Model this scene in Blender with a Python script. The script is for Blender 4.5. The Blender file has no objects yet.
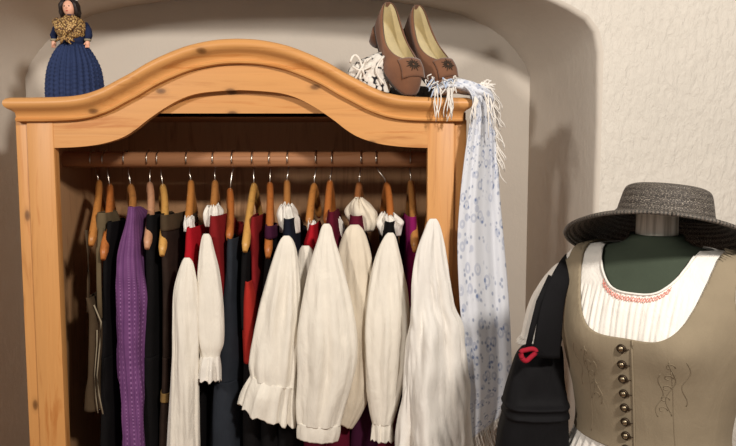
import bpy, bmesh, math, random
from math import sin, cos, pi, radians, sqrt, exp
from mathutils import Vector, Matrix, noise as mnoise
random.seed(7)
SC = bpy.context.scene
COL = SC.collection
W, H, F = 736, 446, 700.0
PITCH = radians(5.1)
ZC = 1.60

def P(px, py, Y):
    """point of the plane y=Y seen at photo pixel (px,py)"""
    u = (px - W/2)/F; v = (H/2 - py)/F
    dy = cos(PITCH) + v*sin(PITCH); dz = -sin(PITCH) + v*cos(PITCH)
    t = Y/dy
    return Vector((u*t, Y, ZC + dz*t))
def PX(px, py, Y): return P(px, py, Y).x
def PZ(py, Y): return P(368, py, Y).z

# ------------------------------------------------------------------ materials
def srgb(r, g, b):
    f = lambda c: (c/255/12.92) if c/255 <= .04045 else ((c/255+.055)/1.055)**2.4
    return (f(r), f(g), f(b), 1)
def scl(c, k): return (min(1, c[0]*k), min(1, c[1]*k), min(1, c[2]*k), 1)
class NT:
    def __init__(s, name, rough=.8, spec=.3):
        s.m = bpy.data.materials.new(name); s.m.use_nodes = True
        s.t = s.m.node_tree; s.b = s.t.nodes['Principled BSDF']
        s.b.inputs['Roughness'].default_value = rough
        s.b.inputs['Specular IOR Level'].default_value = spec
        s.tc = s.n('ShaderNodeTexCoord')
    def n(s, typ, **kw):
        nd = s.t.nodes.new(typ)
        for k, v in kw.items():
            if k in nd.inputs: nd.inputs[k].default_value = v
            else: setattr(nd, k, v)
        return nd
    def l(s, a, b): s.t.links.new(a, b)
    def coord(s, kind='Object', scale=(1,1,1), rot=(0,0,0)):
        mp = s.n('ShaderNodeMapping'); mp.inputs['Scale'].default_value = scale; mp.inputs['Rotation'].default_value = rot
        s.l(s.tc.outputs[kind], mp.inputs['Vector']); return mp.outputs['Vector']
    def noise(s, vec, scale, detail=4, rough=.55, dist=0):
        nd = s.n('ShaderNodeTexNoise', Scale=scale, Detail=detail, Roughness=rough, Distortion=dist)
        s.l(vec, nd.inputs['Vector']); return nd.outputs['Fac']
    def ramp(s, fac, stops, interp='LINEAR'):
        r = s.n('ShaderNodeValToRGB'); r.color_ramp.interpolation = interp
        el = r.color_ramp.elements
        while len(el) < len(stops): el.new(.5)
        for e, (p, c) in zip(el, stops): e.position = p; e.color = c
        s.l(fac, r.inputs['Fac']); return r.outputs['Color']
    def mix(s, fac, a, b, mode='MIX'):
        m = s.n('ShaderNodeMix'); m.data_type = 'RGBA'; m.blend_type = mode
        for sock, v in ((m.inputs[0], fac), (m.inputs[6], a), (m.inputs[7], b)):
            if hasattr(v, 'is_linked'): s.l(v, sock)
            else: sock.default_value = v
        return m.outputs[2]
    def math(s, op, a, b=0.0):
        m = s.n('ShaderNodeMath'); m.operation = op
        for sock, v in ((m.inputs[0], a), (m.inputs[1], b)):
            if hasattr(v, 'is_linked'): s.l(v, sock)
            else: sock.default_value = v
        return m.outputs[0]
    def color(s, c):
        if hasattr(c, 'is_linked'): s.l(c, s.b.inputs['Base Color'])
        else: s.b.inputs['Base Color'].default_value = c
    def bump(s, h, strength=.3, dist=.01, prev=None):
        b = s.n('ShaderNodeBump', Strength=strength, Distance=dist); s.l(h, b.inputs['Height'])
        if prev: s.l(prev, b.inputs['Normal'])
        s.l(b.outputs['Normal'], s.b.inputs['Normal']); return b.outputs['Normal']

def cloth(name, col, var=.12, weave=900, rough=.9, bump=.15, wrinkle=.25, sheen=0.0):
    n = NT(name, rough, .15)
    v = n.coord()
    f = n.noise(v, 22, 5)
    n.color(n.ramp(f, [(.3, scl(col, 1-var)), (.7, scl(col, 1+var*.6))]))
    nm = n.bump(n.noise(n.coord(scale=(1,1,.3), rot=(.0,.25,0)), 30, 5, .6, .7), wrinkle, .010)
    n.bump(n.noise(v, weave, 2), bump, .001, nm)
    if sheen: n.b.inputs['Sheen Weight'].default_value = sheen
    return n.m
def plain(name, col, rough=.5, metal=0, var=.08, scale=60, spec=.4, bump=.0):
    n = NT(name, rough, spec); n.b.inputs['Metallic'].default_value = metal
    f = n.noise(n.coord(), scale, 3)
    n.color(n.ramp(f, [(.3, scl(col, 1-var)), (.7, scl(col, 1+var))]))
    if bump: n.bump(f, bump, .003)
    return n.m
def wood(name, light, dark, axis, rough=.42, knots=True, gscale=1.0, off=(0,0,0)):
    """pine with the grain along an axis (0 x, 1 y, 2 z)"""
    n = NT(name, rough, .35)
    sc = [16*gscale]*3; sc[axis] = 1.3*gscale
    v = n.coord(scale=tuple(sc))
    g = n.noise(v, 1.6, 6, .6, 1.2)
    fine = n.noise(n.coord(scale=tuple(6 if i == axis else 180 for i in range(3))), 1, 3)
    c = n.ramp(g, [(.25, dark), (.42, light), (.55, scl(light, 1.06)), (.68, scl(dark, 1.22)), (.8, light)])
    c = n.mix(n.math('MULTIPLY', fine, .28), c, dark)
    if knots:
        sp = n.n('ShaderNodeSeparateXYZ'); n.l(n.tc.outputs['Object'], sp.inputs[0])
        cb = n.n('ShaderNodeCombineXYZ')
        kx, kz = (4.6, 8.5) if axis == 0 else (8.5, 4.2)
        n.l(n.math('ADD', n.math('MULTIPLY', sp.outputs[0], kx), off[0]), cb.inputs[0])
        n.l(n.math('ADD', n.math('MULTIPLY', sp.outputs[2], kz), off[2]), cb.inputs[1])
        vo = n.n('ShaderNodeTexVoronoi', Scale=1.0); vo.voronoi_dimensions = '2D'; n.l(cb.outputs[0], vo.inputs['Vector'])
        k = n.ramp(vo.outputs['Distance'], [(.0, (.9,.9,.9,1)), (.045, (.7,.7,.7,1)), (.075, (.15,.15,.15,1)), (.13, (0,0,0,1))])
        kk = n.n('ShaderNodeRGBToBW'); n.l(k, kk.inputs[0])
        c = n.mix(kk.outputs[0], c, scl(dark, .26))
    n.color(c)
    n.bump(g, .12, .003)
    return n.m

def plaster(name, col, bumpy=.5, var=.05):
    n = NT(name, .92, .15)
    v = n.coord()
    big = n.noise(v, 2.2, 4)
    n.color(n.ramp(big, [(.3, scl(col, 1-var)), (.7, scl(col, 1+var*.5))]))
    nm = n.bump(n.noise(v, 9, 3), .25 if bumpy > .2 else .07, .03)
    nm = n.bump(n.noise(n.coord(scale=(1,1,.5)), 60, 5, .6, .5), bumpy, .012, nm)
    n.bump(n.noise(v, 260, 2), .15, .002, nm)
    return n.m

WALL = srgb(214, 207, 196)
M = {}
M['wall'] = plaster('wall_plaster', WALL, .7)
M['niche'] = plaster('niche_plaster', srgb(206, 197, 185), .10)  # same paint as the wall, with the niche's shade greyed into the colour
PL, PD = srgb(204, 148, 88), srgb(170, 110, 56)
M['pine_z'] = wood('pine_upright', PL, PD, 2, off=(.3,.1,.45))
M['pine_x'] = wood('pine_level', PL, PD, 0, off=(.1,.4,.2))
M['pine_in'] = wood('pine_interior', srgb(186, 142, 102), srgb(146, 106, 72), 2, .6, knots=False)
M['pine_rail'] = wood('pine_rail', srgb(168, 118, 82), srgb(134, 90, 58), 0, .5, knots=False)
HW = {k: wood('hanger_'+k, srgb(*c), scl(srgb(*c), .62), 1, .35, False, 2.5) for k, c in dict(
    honey=(184,122,62), orange=(178,106,52), pale=(204,156,98), pink=(196,146,112), yellow=(204,154,82), brown=(152,96,56), gold=(174,118,64)).items()}
M['wire'] = plain('hook_wire', srgb(205, 196, 184), .28, 1.0)
M['white'] = cloth('white_linen', srgb(228, 221, 208), .05, 700, bump=.12, wrinkle=.55)
M['white2'] = cloth('white_cotton', srgb(228, 223, 215), .04, 900, bump=.10, wrinkle=.45)
M['cream'] = cloth('cream_linen', srgb(220, 208, 188), .06, 700, wrinkle=.5)
M['lace'] = cloth('white_lace', srgb(228, 222, 212), .12, 250, bump=.7)
M['black'] = cloth('black_cloth', srgb(15, 13, 14), .2)
M['navy'] = cloth('navy_cloth', srgb(22, 25, 38), .2)
M['slate'] = cloth('slate_cloth', srgb(42, 46, 53), .15)
M['red'] = cloth('red_cloth', srgb(172, 22, 34), .12)
M['dred'] = cloth('dark_red_cloth', srgb(124, 26, 28), .15)
M['brick'] = cloth('brick_red_cloth', srgb(164, 42, 34), .15)
M['burg'] = cloth('burgundy_cloth', srgb(92, 18, 38), .15)
M['magenta'] = cloth('magenta_cloth', srgb(132, 22, 88), .15)
M['plum'] = cloth('plum_cloth', srgb(62, 20, 46), .15)
M['dbrown'] = cloth('dark_brown_cloth', srgb(44, 32, 26), .3)
M['olive'] = cloth('olive_brown_cloth', srgb(98, 84, 62), .2)
M['olived'] = cloth('dark_olive_cloth', srgb(72, 58, 42), .2)
M['trim'] = cloth('pale_trim', srgb(150, 138, 116), .15)
M['gold'] = cloth('gold_braid', srgb(128, 100, 58), .25, 300)
M['taupe'] = cloth('taupe_wool', srgb(138, 125, 104), .06, 800, bump=.25, wrinkle=.22)
M['taupe_t'] = cloth('taupe_thread', srgb(130, 117, 97), .05)
M['form'] = cloth('green_form_cover', srgb(62, 70, 58), .08, 800, wrinkle=.12)
M['bag'] = cloth('black_bag_fabric', srgb(15, 14, 16), .15, 500, .75)
M['bagstrap'] = cloth('black_webbing', srgb(15, 14, 16), .1, 500, .8)
M['redcord'] = cloth('red_cord', srgb(150, 30, 46), .1)
M['pinkthread'] = cloth('coral_thread', srgb(226, 140, 124), .08)
M['suede'] = cloth('brown_suede', srgb(122, 84, 62), .14, 500, .95, .3, .1, .3)
M['sole'] = plain('dark_sole', srgb(58, 50, 46), .7)
M['lining'] = plain('insole_leather', srgb(206, 190, 148), .6, bump=.15, scale=40)
M['darkthread'] = plain('dark_thread', srgb(58, 44, 32), .8)
M['slatefelt'] = cloth('slate_felt', srgb(66, 66, 66), .12)
M['dollblue'] = cloth('doll_blue_yarn', srgb(44, 56, 90), .15, 400, .8, .4)
M['dollnavy'] = cloth('doll_navy', srgb(34, 42, 70), .15)
M['skin'] = plain('doll_skin', srgb(224, 168, 140), .45)
M['hair'] = plain('doll_hair', srgb(36, 26, 24), .5, bump=.4, scale=120)
M['lip'] = plain('doll_lip', srgb(190, 60, 60), .5)
M['eye'] = plain('doll_eye', srgb(30, 26, 30), .3)
M['steel'] = plain('pole_steel', srgb(120, 118, 116), .3, 1.0)
M['brass'] = plain('antique_pewter', srgb(150, 136, 112), .38, 1.0)
M['brassd'] = plain('dark_pewter', srgb(70, 58, 46), .45, .8)

def m_purple():
    n = NT('purple_stripe', .85, .2)
    sep = n.n('ShaderNodeSeparateXYZ'); n.l(n.tc.outputs['UV'], sep.inputs[0])
    u, v = sep.outputs[0], sep.outputs[1]
    su = n.math('FRACT', n.math('MULTIPLY', u, 58))
    line = n.math('LESS_THAN', n.math('ABSOLUTE', n.math('SUBTRACT', su, .5)), .12)
    s2 = n.math('FRACT', n.math('MULTIPLY', u, 29))
    band = n.math('LESS_THAN', n.math('ABSOLUTE', n.math('SUBTRACT', s2, .25)), .10)
    dv = n.math('LESS_THAN', n.math('ABSOLUTE', n.math('SUBTRACT', n.math('FRACT', n.math('MULTIPLY', v, 120)), .5)), .22)
    dot = n.math('MULTIPLY', band, dv)
    base = n.ramp(n.noise(n.coord(), 18), [(.3, srgb(96,56,100)), (.7, srgb(114,70,118))])
    c = n.mix(n.math('MULTIPLY', line, .4), base, srgb(52, 24, 66))
    c = n.mix(n.math('MULTIPLY', dot, .4), c, srgb(186, 136, 188))
    n.color(c); n.bump(n.noise(n.coord(), 500, 2), .15, .002)
    return n.m
M['purple'] = m_purple()

def m_floral():
    n = NT('blue_floral_cotton', .85, .2)
    base = srgb(208, 210, 216); blue = srgb(108, 124, 160); grey = srgb(130, 140, 162)
    v = n.coord('UV', (1, 1, 1))
    wob = n.noise(v, 14, 3)
    def vor(scale, feat='F1'):
        vo = n.n('ShaderNodeTexVoronoi', Scale=scale); vo.feature = feat; n.l(v, vo.inputs['Vector']); return vo.outputs['Distance']
    d = vor(34)
    ring = n.ramp(d, [(.0, (1,1,1,1)), (.10, (.2,.2,.2,1)), (.17, (.1,.1,.1,1)), (.22, (1,1,1,1)), (.32, (.9,.9,.9,1)), (.38, (0,0,0,1))])
    petals = n.ramp(vor(74), [(.18, (1,1,1,1)), (.34, (0,0,0,1)), (.5,(.0,.0,.0,1))])
    mask = n.ramp(n.noise(v, 7, 2), [(.36, (0,0,0,1)), (.43, (1,1,1,1))])
    big = n.mix(1.0, n.mix(1.0, ring, mask, 'MULTIPLY'), n.mix(.6, (1,1,1,1), petals), 'MULTIPLY')
    sm = n.mix(1.0, petals, n.ramp(wob, [(.40, (0,0,0,1)), (.5, (1,1,1,1))]), 'MULTIPLY')
    bw = n.n('ShaderNodeRGBToBW'); n.l(big, bw.inputs[0]); bw2 = n.n('ShaderNodeRGBToBW'); n.l(sm, bw2.inputs[0])
    c = n.mix(n.math('MULTIPLY', bw2.outputs[0], .8), base, grey)
    c = n.mix(n.math('MULTIPLY', bw.outputs[0], .95), c, blue)
    n.color(c); n.bump(n.noise(v, 300, 2), .2, .002)
    return n.m
M['floral'] = m_floral()
M['fringe'] = cloth('pale_fringe_yarn', srgb(222, 216, 208), .1)
M['fringeb'] = cloth('blue_fringe_yarn', srgb(176, 190, 212), .1)

def m_goldshawl():
    n = NT('gold_brocade', .6, .4)
    v = n.coord()
    vo = n.n('ShaderNodeTexVoronoi', Scale=240.0); n.l(v, vo.inputs['Vector'])
    c = n.ramp(vo.outputs['Distance'], [(.1, srgb(226,198,140)), (.4, srgb(176,136,76)), (.65, srgb(86,58,34))])
    n.color(c); n.bump(vo.outputs['Distance'], .5, .003); return n.m
M['brocade'] = m_goldshawl()

def m_bonnet():
    n = NT('black_white_lace', .85, .2)
    v = n.coord()
    vo = n.n('ShaderNodeTexVoronoi', Scale=75.0); n.l(v, vo.inputs['Vector'])
    wv = n.noise(v, 30, 3)
    c = n.ramp(n.math('ADD', n.math('MULTIPLY', vo.outputs['Distance'], .6), n.math('MULTIPLY', wv, .6)),
               [(.46, srgb(226,220,210)), (.66, srgb(212,206,198)), (.71, srgb(34,34,38))])
    n.color(c); n.bump(vo.outputs['Distance'], .4, .004); return n.m
M['bonnet'] = m_bonnet()

def m_straw():
    n = NT('dark_woven_straw', .6, .35)
    uv = n.coord('UV')
    sep = n.n('ShaderNodeSeparateXYZ'); n.l(uv, sep.inputs[0])
    u, v = sep.outputs[0], sep.outputs[1]
    row = n.math('FRACT', n.math('MULTIPLY', v, 22))
    br = n.n('ShaderNodeTexBrick', Scale=1.0)
    mp = n.n('ShaderNodeMapping'); mp.inputs['Scale'].default_value = (90, 44, 1); n.l(n.tc.outputs['UV'], mp.inputs['Vector'])
    n.l(mp.outputs['Vector'], br.inputs['Vector'])
    br.inputs['Color1'].default_value = srgb(116, 106, 96); br.inputs['Color2'].default_value = srgb(70, 63, 58)
    br.inputs['Mortar'].default_value = srgb(26, 24, 24); br.inputs['Mortar Size'].default_value = .06
    m2 = n.n('ShaderNodeMapping'); m2.inputs['Scale'].default_value = (110, 120, 1); n.l(n.tc.outputs['UV'], m2.inputs['Vector'])
    sp = n.noise(m2.outputs['Vector'], 1.6, 2)
    c = n.mix(n.math('MULTIPLY', n.math('GREATER_THAN', sp, .60), .6), br.outputs['Color'], srgb(188, 178, 162))
    n.color(c)
    nm = n.bump(n.math('PINGPONG', row, .5), .7, .006)
    n.bump(br.outputs['Fac'], -.4, .003, nm)
    return n.m
M['straw'] = m_straw()
def m_cap():
    n = NT('neck_cap_wood', .4, .4)
    c = n.ramp(n.noise(n.coord(scale=(60,60,3)), 1.5, 4), [(.35, srgb(186,176,160)), (.55, srgb(244,236,222)), (.7, srgb(206,196,180))])
    n.color(c); return n.m
M['cap'] = m_cap()
M['floor'] = wood('floor_boards', srgb(150, 108, 74), srgb(110, 74, 48), 1, .5, False)

# ------------------------------------------------------------------ mesh helpers
def catmull(ctrl, n):
    """resample a list of equal-length tuples with a Catmull-Rom spline"""
    out = []; m = len(ctrl)
    for i in range(n):
        t = i*(m-1)/(n-1); k = min(int(t), m-2); f = t-k
        p0, p1, p2, p3 = ctrl[max(k-1,0)], ctrl[k], ctrl[k+1], ctrl[min(k+2,m-1)]
        out.append(tuple(.5*(2*b + (c-a)*f + (2*a-5*b+4*c-d)*f*f + (3*b-a-3*c+d)*f**3) for a,b,c,d in zip(p0,p1,p2,p3)))
    return out

class MB:
    def __init__(s): s.v = []; s.f = []; s.uv = {}
    def rings(s, rings, closed=True, cap0=False, cap1=False, ulen=1.0):
        b = len(s.v); n = len(rings[0]); R = len(rings)
        for r in rings: s.v += [tuple(p) for p in r]
        for i in range(R-1):
            for j in range(n if closed else n-1):
                k = (j+1) % n
                s.uv[len(s.f)] = [(j/n*ulen, i/(R-1)), ((j+1)/n*ulen, i/(R-1)), ((j+1)/n*ulen, (i+1)/(R-1)), (j/n*ulen, (i+1)/(R-1))]
                s.f.append((b+i*n+j, b+i*n+k, b+(i+1)*n+k, b+(i+1)*n+j))
        if cap0: s.f.append(tuple(b+j for j in range(n-1,-1,-1)))
        if cap1: s.f.append(tuple(b+(R-1)*n+j for j in range(n)))
    def tube(s, pts, rad, n=8, up=Vector((0,0,1))):
        """pts: vectors; rad: float, list of floats or list of (side, up) pairs"""
        pts = [Vector(p) for p in pts]; R = []
        for i, p in enumerate(pts):
            d = (pts[min(i+1,len(pts)-1)] - pts[max(i-1,0)]).normalized()
            side = d.cross(up)
            if side.length < 1e-4: side = d.cross(Vector((1,0,0)))
            side.normalize(); uu = side.cross(d)
            r = rad[i] if isinstance(rad, (list, tuple)) else rad
            a, b = r if isinstance(r, tuple) else (r, r)
            R.append([p + side*a*cos(2*pi*j/n) + uu*b*sin(2*pi*j/n) for j in range(n)])
        s.rings(R, True, True, True)
    def ball(s, c, r, nu=14, nv=10, mat=None):
        c = Vector(c); rx, ry, rz = r if isinstance(r, tuple) else (r,r,r)
        R = []
        for i in range(nv+1):
            a = -pi/2 + pi*(i/nv)*.98 + .01*pi
            R.append([c + Vector((rx*cos(a)*cos(2*pi*j/nu), ry*cos(a)*sin(2*pi*j/nu), rz*sin(a))) for j in range(nu)])
        s.rings(R, True, True, True)
    def box(s, x0, x1, y0, y1, z0, z1, bev=0.0):
        bm = bmesh.new(); bmesh.ops.create_cube(bm, size=1)
        for v in bm.verts: v.co = Vector((x0+(v.co.x+.5)*(x1-x0), y0+(v.co.y+.5)*(y1-y0), z0+(v.co.z+.5)*(z1-z0)))
        if bev: bmesh.ops.bevel(bm, geom=bm.edges[:], offset=bev, segments=2, affect='EDGES', profile=.6)
        s.frombm(bm)
    def frombm(s, bm):
        b = len(s.v); bm.verts.index_update()
        s.v += [tuple(v.co) for v in bm.verts]
        for f in bm.faces: s.f.append(tuple(b+v.index for v in f.verts))
        bm.free()
    def prism(s, outline, y0, y1):
        """outline of (x,z) points extruded along y"""
        n = len(outline); b = len(s.v)
        s.v += [(x, y0, z) for x, z in outline] + [(x, y1, z) for x, z in outline]
        s.f.append(tuple(range(b, b+n))); s.f.append(tuple(range(b+2*n-1, b+n-1, -1)))
        for i in range(n):
            j = (i+1) % n; s.f.append((b+i, b+n+i, b+n+j, b+j))
    def build(s, name, mat, parent=None, smooth=True, solid=0.0, subd=0, autosm=None, origin=None):
        me = bpy.data.meshes.new(name)
        o0 = Vector(origin) if origin is not None else Vector((0,0,0))
        me.from_pydata([tuple(Vector(v)-o0) for v in s.v], [], s.f)
        if s.uv:
            lay = me.uv_layers.new(name='UVMap')
            for p in me.polygons:
                q = s.uv.get(p.index)
                if q:
                    for li, c in zip(p.loop_indices, q): lay.data[li].uv = c
        bm = bmesh.new(); bm.from_mesh(me)
        bmesh.ops.recalc_face_normals(bm, faces=bm.faces); bm.to_mesh(me); bm.free()
        me.materials.append(M[mat] if isinstance(mat, str) else mat)
        me.polygons.foreach_set('use_smooth', [smooth]*len(me.polygons))
        if autosm: me.set_sharp_from_angle(angle=radians(autosm))
        o = bpy.data.objects.new(name, me); COL.objects.link(o)
        o.location = o0
        if solid:
            md = o.modifiers.new('thickness', 'SOLIDIFY'); md.thickness = solid; md.offset = 0
        if subd:
            md = o.modifiers.new('smooth', 'SUBSURF'); md.levels = subd; md.render_levels = subd
        if parent is not None:
            o.parent = parent; o.matrix_parent_inverse = Matrix.Translation(-parent.location)
        return o

def tag(o, label, cat, group=None):
    o['label'] = label; o['category'] = cat
    if group: o['group'] = group
    return o
def thing(name, loc, label, cat, group=None):
    o = bpy.data.objects.new(name, None); COL.objects.link(o)
    o.empty_display_size = .05; o.location = loc
    return tag(o, label, cat, group)
def struct(o): o['kind'] = 'structure'; return o

# ------------------------------------------------------------------ the setting
YF, YB = 2.00, 2.45               # room wall face, back of the niche
cxn = -0.312                      # middle of the niche
def arch(pts, Y):
    half = [(p.x, p.z) for p in (P(a, b, Y) for a, b in pts)]
    return half
fr = [(598,1040),(598,700),(598,300),(598,120),(598,52),(594,32),(585,20),(568,10),(545,-1),(505,-13),(455,-22),(400,-28),(330,-31)]
bk = [(530,1040),(531,700),(531,300),(531,120),(530,78),(525,64),(515,50),(504,38),(490,28),(462,15),(428,7),(380,0),(315,-5)]
def full(pts, Y):
    h = arch(pts, Y); h[0] = (h[1][0], 0.0)
    X0 = h[4][0]
    h = [(X0 if i < 4 else x, z) for i, (x, z) in enumerate(h)]
    r = [(x, z) for x, z in h]
    l = [(2*cxn-x, z) for x, z in reversed(h)]
    return r + l
FA, BA = full(fr, YF), full(bk, YB)
# rounded arris: front edge pushed 1.5 cm out of the opening
def grow(A, d):
    cz = 1.2
    out = []
    for i, (x, z) in enumerate(A):
        a = A[max(i-1,0)]; b = A[min(i+1,len(A)-1)]
        tx, tz = b[0]-a[0], b[1]-a[1]; L = sqrt(tx*tx+tz*tz)
        nx, nz = tz/L, -tx/L          # outward of a counter-clockwise run from lower right
        out.append((x+nx*d, max(0, z+nz*d)))
    return out
G1 = grow(FA, .016)
mb = MB()
xl, xr, zt = -2.6, 2.3, 3.0
outer = []
for i, (x, z) in enumerate(G1):
    h = len(G1)//2
    k = i if i < h else len(G1)-1-i
    s = 1 if i < h else -1
    if k <= 4: o = (xr if s > 0 else xl, z if k else 0)
    else:
        f = (k-4)/(h-1-4)
        X = xr if s > 0 else xl
        path_len = [( X, G1[4][1]), (X, zt), (cxn+ s*.05, zt)]
        o = (X, G1[4][1] + (zt-G1[4][1])*min(1, f*2)) if f <= .5 else (X + (cxn+s*.05-X)*(f-.5)*2, zt)
    outer.append((o[0], YF, o[1]))
mb.rings([outer, [(x, YF, z) for x, z in G1]], closed=False)
struct(mb.build('wall_right', 'wall', smooth=False))
mb = MB()
R = [[(x, YF, z) for x, z in G1]]
for a in (30, 60, 90):
    d = .016*(1-sin(radians(a)))
    R.append([(x, YF+.016*(1-cos(radians(a))), z) for x, z in grow(FA, d)])
for f in (.15, .35, .55, .75, .92, 1):
    R.append([(x+(u-x)*f, YF+.016+(YB-YF-.016)*f, z+(w-z)*f) for (x, z), (u, w) in zip(FA, BA)])
# hand-plastered softness
R = [[(p[0] + (.006*mnoise.noise(Vector(p)*5) if 0 < i < len(R)-1 else 0), p[1], p[2] + (.008*mnoise.noise(Vector(p)*4+Vector((3,1,7))) if 0 < i < len(R)-1 and p[2] > .05 else 0)) for p in r] for i, r in enumerate(R)]
mb.rings(R, closed=False)
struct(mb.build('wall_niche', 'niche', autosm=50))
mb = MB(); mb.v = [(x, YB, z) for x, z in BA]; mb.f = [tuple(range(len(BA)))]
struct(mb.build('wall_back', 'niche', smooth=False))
mb = MB(); mb.box(-2.6, 2.3, -2.2, 2.5, -.05, 0)
struct(mb.build('floor', 'floor', smooth=False))

# ------------------------------------------------------------------ wardrobe
YW = 1.87                              # front face
wc = PX(241, 150, YW)                  # centre
S = YW/F
z_at = lambda py: PZ(py, YW)
hx = lambda d: d*S*1.003
hw = hx(224)                           # half width of the carcass
wr = thing('wardrobe', (wc, 2.14, 0), 'tall open pine wardrobe with a curved arched cornice standing in the wall niche', 'wardrobe')
top_c = [(0,40.3),(18,41.2),(35,44),(52,48.5),(73,57),(89,65),(103,73.5),(116,80.5),(130,88),(140,92),(150,95),(165,97.2),(190,98.2),(225,98.5)]
low_e = [(0,90),(20,91),(40,93.2),(56,98),(73,107),(92,120),(104,129.5),(117,137.3),(135,143.2),(152,146),(170,147.4),(190,148)]
cor_b = lambda y: y+23
def curve(ct, n):
    return [(hx(d), z_at(y)) for d, y in catmull(ct, n)]
T = curve(top_c, 60)
# cornice: profile swept along the curve (profile: forward overhang, drop below the top line)
prof = [(-.060,-.004),(-.02,0),(.026,0),(.034,-.003),(.0395,-.009),(.041,-.016),(.0385,-.023),(.032,-.029),(.024,-.033),(.017,-.039),(.0135,-.046),(.013,-.050),(.0165,-.052),(.018,-.056),(.0165,-.060),(.008,-.0615),(-.060,-.0615)]
path = [(-x, z) for x, z in reversed(T)][:-1] + T
def cornice_rings(path):
    R = []
    for i, (x, z) in enumerate(path):
        a = path[max(i-1,0)]; b = path[min(i+1,len(path)-1)]
        tx, tz = b[0]-a[0], b[1]-a[1]; L = sqrt(tx*tx+tz*tz)
        nx, nz = -tz/L, tx/L
        k = .55
        R.append([(wc + x + nx*dz*k, YW - fw, z + dz*(1-k) + nz*dz*k) for fw, dz in prof])
    return R
R = cornice_rings(path)
# mitred returns along both sides
def ret(side):
    x_end = hx(217.5); rr = []
    for yy in (2.42, YW):
        rr.append([(wc + side*(x_end - .007 + max(fw, -.055)*.9 - .004), yy - (fw if yy == YW else 0), T[-1][1] + dz) for fw, dz in prof])
    return rr
rl, rrr = ret(-1), ret(1)
mb = MB(); mb.rings([rl[0]] + [rl[1]] + R[1:-1] + [rrr[1]] + [rrr[0]], True, True, True)
mb.build('cornice', 'pine_x', wr, autosm=40)
# arched front board
L = curve(low_e, 46)
up = [(x, z-.050) for x, z in T if x <= hx(190)]
out = [(wc+x, z) for x, z in [(-x, z) for x, z in reversed(L)][:-1] + L] + [(wc+x, z) for x, z in list(reversed(up)) + [(-x, z) for x, z in up[1:]]]
mb = MB(); mb.prism(out, YW, YW+.024)
mb.build('arched_front_board', 'pine_x', wr, autosm=35)
# straight lintel behind the arch, top, sides, back, bottom
zt0 = PZ(113.5, 1.90)
mb = MB(); mb.box(wc-hw+.03, wc+hw-.03, 1.896, 1.92, zt0, z_at(46)-.05+.0, .0)
lin = [(wc-hx(150), zt0), (wc+hx(150), zt0)] + [(wc+x, z-.055) for x, z in reversed(T) if x <= hx(150)] + [(wc-x, z-.055) for x, z in T[1:] if x <= hx(150)]
mb = MB(); mb.prism(lin, 1.8955, 1.918); mb.build('lintel', 'pine_x', wr, autosm=35)
ztop = z_at(98.5) - .012
mb = MB(); mb.box(wc-hw+.002, wc+hw-.002, 1.92, 2.425, ztop-.022, ztop, .002); mb.build('top_panel', 'pine_in', wr, autosm=35)
for s in (-1, 1):
    a, b = sorted((wc+s*hw, wc+s*(hw-.022)))
    mb = MB(); mb.box(a, b, YW+.03, 2.42, 0.0, ztop-.022, .001); mb.build('side_panel', 'pine_in', wr, autosm=35)
    a, b = sorted((wc+s*hw, wc+s*hx(211)))
    mb = MB(); mb.box(a, b, YW+.006, YW+.045, 0.0, z_at(119), .005); mb.build('corner_post', 'pine_z', wr, autosm=35)
    a, b = sorted((wc+s*hx(211.6), wc+s*hx(185)))
    mb = MB(); mb.box(a, b, YW-.002, YW+.030, .06, z_at(119), .004); mb.build('front_stile', 'pine_z', wr, autosm=35)
mb = MB(); mb.box(wc-hw+.02, wc+hw-.02, 2.40, 2.42, .05, ztop-.022); mb.build('back_panel', 'pine_in', wr, smooth=False)
mb = MB(); mb.box(wc-hw+.02, wc+hw-.02, YW+.03, 2.42, .08, .11, .002); mb.build('bottom_panel', 'pine_in', wr, autosm=35)
mb = MB(); mb.box(wc-hx(186), wc+hx(186), YW, YW+.025, .0, .11, .003); mb.build('plinth', 'pine_x', wr, autosm=35)
YR = 2.12; zr = PZ(159.5, YR); rr_ = .0235
mb = MB(); mb.tube([(wc-hw+.022, YR, zr), (wc, YR, zr), (wc+hw-.022, YR, zr)], rr_, 20); mb.build('hanging_rail', 'pine_rail', wr, autosm=50)

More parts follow.
